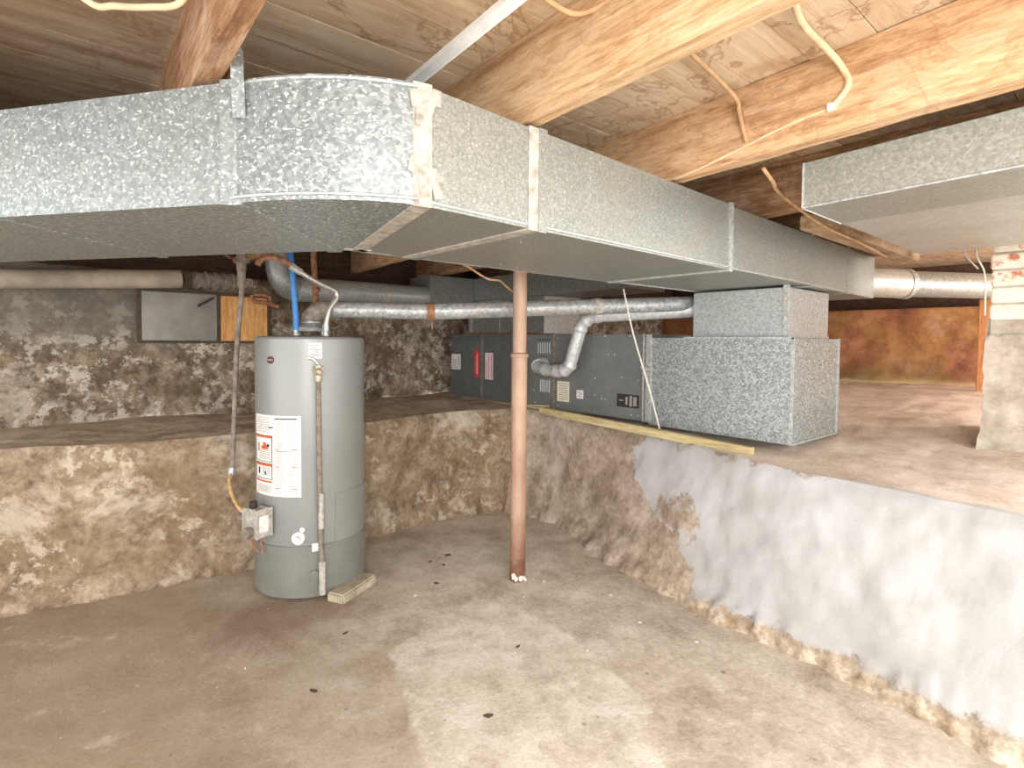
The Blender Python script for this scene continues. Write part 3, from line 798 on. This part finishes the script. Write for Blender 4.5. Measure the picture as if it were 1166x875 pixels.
q.cylpatch(HC, HR+.0020, -168, -157, .722, .738, .0004, 4); q.cylpatch(HC, HR+.0020, -165, -160, .738, .755, .0004, 4); q.cylpatch(HC, HR+.0020, -175, -172, .71, .75, .0004, 4)
for z_ in (.727, .643, .54):
    q.cylpatch(HC, HR+.0020, -148, -142, z_-.002, z_+.002, .0004, 3); q.cylpatch(HC, HR+.0020, -130, -124, z_-.002, z_+.002, .0004, 3)
q.build('warning_print', M_orange, lb)
# badge and top sticker
bd = MB()
for k, (a0, a1, z0, z1) in enumerate(((-157.5, -148.5, 1.143, 1.161), (-156.5, -149.5, 1.138, 1.166), (-155, -151, 1.135, 1.169))): bd.cylpatch(HC, HR+.0005+.0001*k, a0, a1, z0, z1, .002, 6)
bo = bd.build('oval_badge', M_maroon, wh)
MB().cylpatch(HC, HR+.003, -156.5, -149.5, 1.149, 1.155, .0006, 4).build('badge_lettering', M_ink, bo)
so = MB().cylpatch(HC, HR+.0005, -112.5, -99.5, 1.160, 1.235, .001, 6).build('rating_sticker', M_paper, wh)
q = MB()
for k in range(6): q.cylpatch(HC, HR+.0016, -111, -101-random.choice([0, 2, 4]), 1.17+.010*k, 1.174+.010*k, .0004, 4)
q.build('printed_lines', M_ink, so)
def cy(a, z, r=HR): return Vector((HC[0]+r*cos(radians(a)), HC[1]+r*sin(radians(a)), z))
# relief valve and discharge pipe
tv = MB().tube([cy(-104, 1.105, HR-.01), cy(-104, 1.105, HR+.03)], .024, 16).tube([cy(-104, 1.105, HR+.03), cy(-104, 1.105, HR+.055)], .017, 12).tube([cy(-104, 1.13, HR+.035), cy(-104, 1.055, HR+.035)], .017, 12).ball(cy(-104, 1.10, HR+.05), .02).build('relief_valve', M_valve, wh, 40)
MB().tube([cy(-104, 1.135, HR+.035), cy(-108, 1.16, HR+.03), cy(-113, 1.165, HR+.028)], .006, 8).build('valve_lever', M_steel, tv)
q = MB().tube([cy(-104, 1.065, HR+.035), cy(-103, .5, HR+.030), cy(-101, .06, HR+.028)], [.011, .012, .013], 12)
q.build('discharge_pipe', M_iron, wh, 50)
build_each(MB().tube([cy(-102, .52, HR+.030), cy(-102, .35, HR+.030)], .0145, 12).tube([cy(-101, .19, HR+.028), cy(-101, .03, HR+.028)], .0165, 12), 'pipe_coupling', M_iron2, wh, 50)
# drain valve, inspection disc, smudge
MB().tube([cy(-123, .305, HR-.002), cy(-123, .305, HR+.012)], .030, 20).build('drain_escutcheon', M_paper, wh, 40)
MB().tube([cy(-123, .305, HR+.012), cy(-123, .305, HR+.040)], .014, 14).build('drain_valve', M_white, wh, 40)
MB().tube([cy(-119, .345, HR-.002), cy(-119, .345, HR+.012)], .012, 10).build('drain_cap', M_white, wh, 40)
MB().cylpatch(HC, HR+.008, -110, -104, .235, .275, .001, 4).build('torn_sticker', M_paper, wh)
MB().tube([cy(-108, .13, HR), cy(-108, .13, HR+.02)], .018, 12).build('skirt_knob', M_heat_skirt, wh, 40)
# gas control
gc = MB().box(-.035, .035, -.045, .045, -.06, .06, .008, Matrix.Translation(cy(-160, .385, HR+.050)) @ Matrix.Rotation(radians(-160), 4, 'Z')).build('gas_control', M_iron2, wh, 30)
MB().box(-.001, .002, -.024, .024, -.042, .035, .001, Matrix.Translation(cy(-160, .385, HR+.050)) @ Matrix.Rotation(radians(-160+90), 4, 'Z') @ Matrix.Translation((.0455, 0, 0))).build('control_label', M_paper, gc)
MB().tube([cy(-166, .44, HR+.05), cy(-166, .475, HR+.05)], .018, 14).build('control_knob', M_black, gc, 30)
MB().tube([cy(-160, .345, HR+.085), cy(-160, .345, HR+.115)], .026, 16).build('regulator_dial', M_iron, gc, 30)
MB().tube([cy(-168, .40, HR+.06), cy(-176, .40, HR+.09)], .018, 12).build('gas_inlet', M_iron, gc, 30)
q = MB().tube([cy(-157, .33, HR+.06), cy(-160, .27, HR+.03), cy(-161, .22, HR+.02)], .004, 8, 4).tube([cy(-167, .33, HR+.06), cy(-170, .26, HR+.04), cy(-169, .22, HR+.02)], .004, 8, 4)
q.build('pilot_tube', M_copper, gc, 60)
# draft hood and connections on top
q = MB().lathe(HC, [(.088, 1.292), (.092, 1.296), (.085, 1.312), (.06, 1.325), (.045, 1.335), (.044, 1.345)], 36)
q.build('draft_hood', M_pipe, wh, 30)
q = MB()
for a in (20, 110, 200, 290): q.tube([(HC[0]+.085*cos(radians(a)), HC[1]+.085*sin(radians(a)), 1.27), (HC[0]+.085*cos(radians(a)), HC[1]+.085*sin(radians(a)), 1.298)], .006, 8)
build_each(q, 'hood_leg', M_seam, wh)
LT = Vector((.951, 2.80)); RT = Vector((1.065, 2.70))
for pz, mt in ((LT, M_steel), (RT, M_steel)):
    build_each(MB().tube([(pz.x, pz.y, 1.262), (pz.x, pz.y, 1.30)], .014, 14).tube([(pz.x, pz.y, 1.262), (pz.x, pz.y, 1.275)], .020, 6), 'water_nipple', M_seam, wh, 40)

# flue pipe from hood to the right
fl = thing('heater_flue_pipe', (HC[0], HC[1], 1.34), 'galvanised flue pipe elbowing off the water heater top and running right behind the pole', 'pipe')
ex = Vector((.875, -.484, .035)).normalized(); st = Vector((HC[0], HC[1], 1.345))
pts = [st, st+Vector((0, 0, .02)), st+Vector((.02, -.011, .045)), st+Vector((.052, -.028, .060)), st+Vector((.10, -.055, .063))]
P, R = catmull(pts, .044, 5); R = [.045+(.003 if i % 5 < 2 else 0) for i in range(len(R))]
MB().tube(P, R, 24).build('elbow', M_iron, fl, 60)
a = st+Vector((.10, -.055, .063)); m_ = Vector((1.555, 2.50, 1.405)); e_ = Vector((2.93, 1.76, 1.485))
MB().tube([a-Vector((.02, -.011, 0)), m_], .042, 28).build('near_run', M_pipe, fl, 50)
MB().tube([m_, m_.lerp(e_, .62)], .044, 28).build('far_run', M_pipe, fl, 50)
MB().tube([m_.lerp(e_, .60), e_], .0425, 28).build('end_run', M_pipe, fl, 50)
dd = (e_-m_).normalized()
MB().tube([m_-dd*.022, m_+dd*.02], .048, 28).build('rusty_joint_band', M_rust, fl, 40)
MB().tube([m_+Vector((0, -.01, -.045)), m_+Vector((.002, -.012, -.075)), m_+Vector((.006, -.012, -.095))], .004, 8).build('band_screw', M_rust, fl)
q = m_.lerp(e_, .60); MB().tube([q-dd*.015, q+dd*.02], .047, 28).build('pale_joint_band', M_tape, fl, 40)

# water lines
o = one('blue_water_pipe', MB().tube([(LT.x, LT.y, 1.298), (.951, 2.80, 1.36), (.944, 2.80, 1.456), (.936, 2.80, 1.579), (.927, 2.80, 1.66), (.91, 2.80, 1.85)], .0145, 14, 6), M_blue, 'blue plastic water pipe rising from the top left of the water heater', 'pipe', (LT.x, LT.y, 1.30), 60)
fx = thing('braided_water_connector', (RT.x, RT.y, 1.30), 'bent braided steel connector rising from the top right of the water heater', 'hose')
MB().tube([(RT.x, RT.y, 1.298), (1.067, 2.70, 1.335), (1.083, 2.70, 1.406), (1.115, 2.70, 1.455), (1.124, 2.70, 1.478), (1.108, 2.70, 1.500), (1.039, 2.69, 1.525), (.973, 2.68, 1.553), (.910, 2.68, 1.589)], .0135, 14, 7).build('braided_hose', M_steel, fx, 60)
build_each(MB().tube([(RT.x, RT.y, 1.296), (RT.x, 2.70, 1.325)], .017, 6).tube([(.935, 2.68, 1.575), (.885, 2.68, 1.603)], .018, 8), 'hose_nut', M_seam, fx, 30)
MB().tube([(.905, 2.68, 1.592), (.86, 2.69, 1.625), (.81, 2.72, 1.64), (.77, 2.74, 1.625), (.755, 2.74, 1.60)], .014, 10, 4).tube([(.81, 2.72, 1.64), (.80, 2.74, 1.80)], .010, 10).build('copper_stub', M_rust, fx, 50)
one('rusty_riser_pipe', MB().tube([(1.28, 3.40, 1.46), (1.275, 3.42, 1.70), (1.27, 3.44, 2.02)], .018, 12).ball((1.28, 3.40, 1.56), .026, (1, 1, .8)), M_rust, 'short rusty vertical pipe hanging behind the braided water connector', 'pipe', (1.28, 3.4, 1.46), 50)

# gas line
gp = thing('gas_drop_pipe', (.69, 3.28, .56), 'thin grey gas pipe dropping down in front of the left wall', 'pipe')
MB().tube([(.755, 3.02, 1.66), (.762, 3.05, 1.50), (.742, 3.07, 1.20), (.700, 2.99, .68), (.688, 2.97, .585)], [.013, .013, .0125, .012, .012], 12, 6).build('pipe', M_iron, gp, 60)
MB().tube([(.755, 3.02, 1.70), (.757, 3.03, 1.60)], .024, 10).tube([(.757, 3.03, 1.60), (.76, 3.04, 1.52)], .020, 8).box(.72, .79, 3.0, 3.05, 1.635, 1.665, .006).build('tee_fitting', M_iron, gp, 30)
MB().tube([(.755, 3.02, 1.70), (.755, 3.02, 2.02)], .013, 10).build('upper_stub', M_rust, gp, 40)
gh = thing('gas_flex_hose', (.686, 2.97, .585), 'yellowed corrugated gas hose curving into the water heater control', 'hose')
pts = [(.686, 2.965, .59), (.672, 2.94, .545), (.672, 2.90, .49), (.690, 2.85, .435), (.715, 2.82, .402), (.735, 2.80, .395), (.75, 2.79, .40)]
P, R = catmull([Vector(p) for p in pts], .0095, 14); R = [.0095+(.0015 if i % 3 == 0 else 0) for i in range(len(R))]
MB().tube(P, R, 12).build('corrugated_tube', M_brass, gh, 60)
build_each(MB().tube([(.688, 2.968, .605), (.683, 2.963, .570)], .016, 6), 'hose_nut', M_seam, gh, 30)

# stone slab under the heater edge
sl = MB().prism([(.93, 2.50), (1.15, 2.50), (1.27, 2.62), (1.30, 2.72), (1.05, 2.70), (.95, 2.60)], -.01, .0)
sl = MB(); sl.box(-.13, .13, -.05, .05, -.01, .040, .008, Matrix.Translation((1.135, 2.545, .0)) @ Matrix.Rotation(radians(28), 4, 'Z'))
one('stone_shim', sl, M_stone, 'flat tan stone wedged at the foot of the water heater', 'stone', (1.135, 2.545, 0))

# ------------------------------------------------------------------ support pole
po = thing('support_pole', (1.857, 2.123, 0), 'rust-coloured steel support pole standing on the floor in the middle', 'pole')
MB().tube([(1.857, 2.123, 0), (1.857, 2.123, 1.18)], .041, 32).build('lower_tube', M_pole, po, 40)
MB().tube([(1.857, 2.123, 1.15), (1.857, 2.123, 1.80)], .036, 32).build('upper_tube', M_pole, po, 40)
MB().lathe((1.857, 2.123), [(.043, 1.165), (.047, 1.17), (.047, 1.185), (.037, 1.192)], 32).build('collar', M_pole, po, 40)
MB().box(1.78, 1.94, 2.05, 2.20, 1.795, 1.806, .002).build('top_plate', M_iron, po)
q = MB(); random.seed(11)
for k in range(12):
    a = radians(200+random.random()*110); q.ball((1.857+.048*cos(a), 2.123+.048*sin(a), .008+random.random()*.03), random.uniform(.008, .014), (1, 1, 1.1), 1)
q.build('foot_mortar', M_chip, po)
one('timber_pole_cap', MB().box(1.55, 3.3, 2.06, 2.19, 1.807, 1.90, .004), M_shade_wood, 'dark beam carried on top of the support pole', 'beam', (1.55, 2.06, 1.807)) if False else None

# ------------------------------------------------------------------ return plenum + ducts over the furnace
rp = thing('return_plenum', (3.0, 3.6, 1.31), 'grey sheet-metal return plenum rising from the far end of the furnace', 'plenum')
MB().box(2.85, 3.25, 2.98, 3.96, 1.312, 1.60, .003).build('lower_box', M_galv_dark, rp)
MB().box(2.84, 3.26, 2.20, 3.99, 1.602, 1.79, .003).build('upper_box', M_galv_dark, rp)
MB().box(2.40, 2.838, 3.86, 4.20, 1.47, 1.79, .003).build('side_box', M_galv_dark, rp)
build_each(MB().box(2.82, 2.848, 3.88, 3.905, 1.32, 1.79, .002).box(2.838, 2.849, 3.50, 3.51, 1.32, 1.60, .001), 'bright_corner_seam', M_seam, rp)
MB().box(2.80, 2.849, 2.99, 3.97, 1.309, 1.322, .001).build('rusty_flange', M_rust, rp)
rb = thing('round_return_duct', (2.0, 3.95, 1.6), 'round galvanised duct running behind the water heater flue into the return plenum', 'duct')
MB().tube([(1.30, 3.86, 1.60), (2.41, 3.95, 1.615)], .085, 28).build('pipe', M_galv_riser, rb, 40)
MB().tube([(1.98, 3.914, 1.608), (2.01, 3.917, 1.6085)], .088, 28).build('crimp_ring', M_galv_white, rb, 40)
MB().tube([(1.305, 3.86, 1.60), (1.24, 3.85, 1.63), (1.20, 3.85, 1.72), (1.20, 3.85, 1.9)], .086, 28, 3).build('elbow', M_galv_dark, rb, 40)
one('brick_rubble', MB().box(3.0, 3.12, 1.72, 1.95, 1.31, 1.36, .01), M_brick, 'whitish block lying on top of the furnace by the riser', 'brick', (3, 1.72, 1.31)) if False else None

# beige drain pipe on left wall
dp = thing('wall_drain_pipe', (.2, 3.86, 1.54), 'beige pipe running along the top of the left wall above the vent', 'pipe')
MB().tube([(-2.4, 3.82, 1.46), (-.6, 3.82, 1.515), (.36, 3.84, 1.590)], .052, 20).build('pipe', M_vinylpipe, dp, 40)
MB().tube([(.22, 3.84, 1.580), (.62, 3.85, 1.612)], .055, 20).build('sleeve', M_vinylpipe, dp, 40)
MB().tube([(.62, 3.85, 1.612), (.66, 3.86, 1.615)], .060, 20).build('dark_band', M_rustbrown, dp, 40)
q = MB().tube([(.66, 3.86, 1.615), (.95, 3.88, 1.62)], .048, 16); 
for k in range(5): q.tube([(.70+.05*k, 3.865, 1.615), (.715+.05*k, 3.866, 1.616)], .056, 16)
q.build('corroded_end', M_iron, dp, 40)
# rusty bracket beside vent
one('rusty_bracket', MB().tube([(1.03, 3.87, 1.54), (1.04, 3.86, 1.50), (1.12, 3.85, 1.49), (1.19, 3.85, 1.47)], .014, 8, 3).tube([(1.04, 3.87, 1.545), (1.13, 3.86, 1.54), (1.14, 3.86, 1.50)], .012, 8, 3), M_rust, 'rusty hooked pipe bracket beside the plywood vent panel', 'bracket', (1.03, 3.87, 1.54), 40)
one('dark_peg', MB().tube([(.72, 3.90, 1.455), (.80, 3.86, 1.51)], .007, 8), M_black, 'short dark peg slanting across the steel vent panel', 'peg', (.72, 3.9, 1.455))

# ------------------------------------------------------------------ brick pillar on the right
bp = thing('brick_pillar', (3.78, .33, .76), 'whitewashed brick pillar with parged lower half at the right edge', 'pillar')
q = MB(); random.seed(9)
zc = 1.375; row = 0
while zc < 1.80:
    y1 = .537; off = (.21 if row % 2 == 0 else .145); first = True
    while y1 > -.05:
        L = off if first else .205; y0 = max(y1-L, -.06); first = False
        if y1-y0 > .03:
            q.box(3.575+random.uniform(-.004, .004), 3.70, y0+.006, y1-.004+random.uniform(-.004, .004), zc+.005, zc+.076, .006)
        y1 -= L
    zc += .083; row += 1
q.build('bricks', M_brick, bp, 30)
MB().box(3.590, 3.99, -.06, .528, .74, 1.80).build('mortar_core', M_parge, bp)
nu, nv = 40, 60; rows = []
for i in range(nu+1):
    rowv = []
    for j in range(nv+1):
        y_ = .545-.62*i/nu; z_ = .72+.66*j/nv
        p = Vector((3.57, y_, z_)); k = fbm(p, 6, 5)*.012+fbm(p, 20, 3)*.004
        edge = 0
        if z_ > 1.30 + .05*fbm((y_, 0, 1), 8, 3): edge = .04
        flare = .16*max(0, (.95-z_)/.25)**2
        rowv.append(Vector((3.565-k+edge-flare, y_+.006*fbm((z_, y_, 2), 14, 4)*(1 if i == 0 else 0), z_)))
    rows.append(rowv)
pg = grid_mesh('parging', M_parge, rows)
pg.parent = bp; 
for v in pg.data.vertices: v.co -= WORLD[bp]
MB().box(3.575, 3.99, .53, .545, .74, 1.30).build('parged_return', M_parge, bp)
one('timber_post', MB().box(5.4, 5.45, .79, .865, .88, 1.60, .004), timber('post_wood', (170, 118, 76), (206, 150, 104), (220, 172, 128), 'Z', .3), 'narrow orange-brown board standing behind the brick pillar', 'board', (5.42, .82, .88))

# ------------------------------------------------------------------ conduit, cables, wires, copper
one('white_conduit', MB().box(-.016, .016, 0, .54, -.005, .005, .002, Matrix.Translation((.745, 1.33, 1.93)) @ Matrix.Rotation(radians(-3.5), 4, 'Z') @ Matrix.Rotation(pi, 4, 'Z')), M_whitemetal, 'flat white strip slanting from the duct elbow up under the subfloor', 'strip', (.745, 1.33, 1.93))
def cable(name, pts, r, mat, label, cat='cable', k=6):
    return one(name, MB().tube(pts, r, 10, k), mat, label, cat, pts[0], 60)
cable('ceiling_cable', [(-.05, 1.36, 1.99), (.065, 1.351, 1.90), (.108, 1.332, 1.897), (.161, 1.297, 1.90), (.206, 1.25, 1.905), (.225, 1.19, 1.95)], .0065, M_cable, 'cream cable looping at the top left beside the brown joist')
cable('ceiling_cable', [(.75, .90, 2.02), (.797, .864, 1.985), (.864, .858, 1.975), (.905, .845, 1.975), (.925, .80, 1.98), (.93, .73, 1.99), (.93, .60, 2.0)], .006, M_cable_tan, 'tan cable sagging at the top end of the white strip')
cab = [(1.235, .50, 2.012), (1.275, .539, 2.012), (1.388, .565, 2.012), (1.53, .566, 2.008), (1.595, .55, 1.975), (1.598, .535, 1.925), (1.603, .574, 1.883)]
cable('ceiling_cable', cab, .0085, M_cable, 'thick cream cable curving down onto the orange-tan joist')
cable('thin_wire', [(1.603, .574, 1.883), (1.610, .693, 1.871), (1.622, .821, 1.850), (1.634, .967, 1.824), (1.645, 1.08, 1.812)], .0035, M_cable, 'thin cream wire stapled along the orange-tan joist')
one('cable_staple', MB().box(1.594, 1.606, .565, .585, 1.873, 1.893, .002), M_white, 'small white staple where the cream cable thins on the joist', 'staple', (1.6, .575, 1.88))
cable('ceiling_cable', [(1.25, .80, 2.012), (1.318, .814, 2.012), (1.50, .835, 2.008), (1.60, .838, 1.985), (1.612, .837, 1.95), (1.618, .816, 1.86)], .0065, M_cable_tan, 'tan cable draped over the joist face left of the cream one')
cable('ceiling_cable', [(1.72, .81, 1.80), (1.80, .815, 1.775), (1.935, .846, 1.765), (2.449, .90, 1.742), (2.9, .90, 1.725), (3.5, .96, 1.73)], .006, M_cable_tan, 'dusty cable hanging past the return duct end along the old header')
one('copper_tube', MB().tube([(.30, .75, 1.99), (.315, 1.03, 1.965), (.345, 1.45, 1.93), (.40, 2.1, 1.90)], .008, 12, 4), M_copper, 'thin copper tube running beside the brown joist at the strap', 'pipe', (.3, .75, 1.99), 50)
cable('thin_wire', [(.50, 2.60, 1.74), (.58, 2.78, 1.68), (.66, 2.92, 1.655), (.72, 3.0, 1.65)], .006, M_rust, 'rusty wire slanting into the left of the gas pipe fitting')
cable('thin_wire', [(.79, 3.02, 1.66), (.86, 2.9, 1.69), (.95, 2.8, 1.73)], .006, M_rust, 'rusty wire leaving the right of the gas pipe fitting')
wn_ = thing('joined_wire', (1.18, 2.0, 1.56), 'brown wire with an orange twist cap drooping below the trunk duct', 'wire')
MB().tube([(1.10, 2.10, 1.66), (1.13, 2.06, 1.64), (1.27, 2.02, 1.620), (1.42, 2.02, 1.598), (1.58, 2.05, 1.548), (1.70, 2.10, 1.55), (1.80, 2.17, 1.535), (1.88, 2.20, 1.51)], .005, 10, 6).build('wire', M_cable_tan, wn_, 60)
MB().tube([(1.17, 2.05, 1.632), (1.21, 2.04, 1.628)], [.014, .009], 10).build('twist_cap', M_orange, wn_, 40)
cable('hanging_cord', [(2.42, 1.90, 1.545), (2.46, 1.86, 1.30), (2.55, 1.815, 1.00), (2.62, 1.80, .80), (2.64, 1.80, .755)], .0048, M_cord, 'taut pale cord from the trunk duct down to the furnace edge', 'cord')
cable('thin_wire', [(3.60, .60, 1.80), (3.55, .585, 1.70), (3.555, .555, 1.62), (3.556, .548, 1.52), (3.552, .545, 1.40)], .004, M_cord, 'pale wire hanging down the left corner of the brick pillar')
cable('thin_wire', [(3.64, .66, 1.80), (3.60, .64, 1.72), (3.565, .58, 1.635)], .004, M_cord, 'short pale wire slanting to the pillar corner')

# ------------------------------------------------------------------ crumbs and grit
random.seed(21)
def crumb(x, y, z, s, mat, name, label, cat, group, st=1.0):
    q = MB().ball((0, 0, 0), s, (1*st, .55, .4), 1)
    for v in q.bm.verts: v.co += Vector((random.uniform(-1, 1), random.uniform(-1, 1), random.uniform(-.5, .5)))*s*.22
    o = q.build(name, mat); o.location = (x, y, z+s*.3); o.rotation_euler = (0, 0, random.uniform(0, 3)); tag(o, label, cat, group)
for x, y in ((.95, 2.2), (1.75, 2.62), (1.66, 2.52), (1.62, 2.60), (1.50, 2.35), (.70, 1.9), (1.1, 1.4), (1.45, 1.65)):
    crumb(x, y, floor_z(x, y), random.uniform(.009, .015), M_debris, 'dirt_crumb', 'small dark crumb of dirt lying on the concrete floor', 'debris', 'dark crumbs on the floor', 1.4)
for x, y in ((2.1, 1.7), (2.0, 1.45), (1.75, 1.95), (1.93, 2.08), (1.95, 2.02), (1.35, 2.3), (2.05, 1.2), (.55, 2.2), (1.65, 1.45), (2.15, 1.95)):
    crumb(x, y, floor_z(x, y), random.uniform(.007, .012), M_chip, 'paint_chip', 'small pale paint chip lying on the concrete floor', 'debris', 'pale chips on the floor')
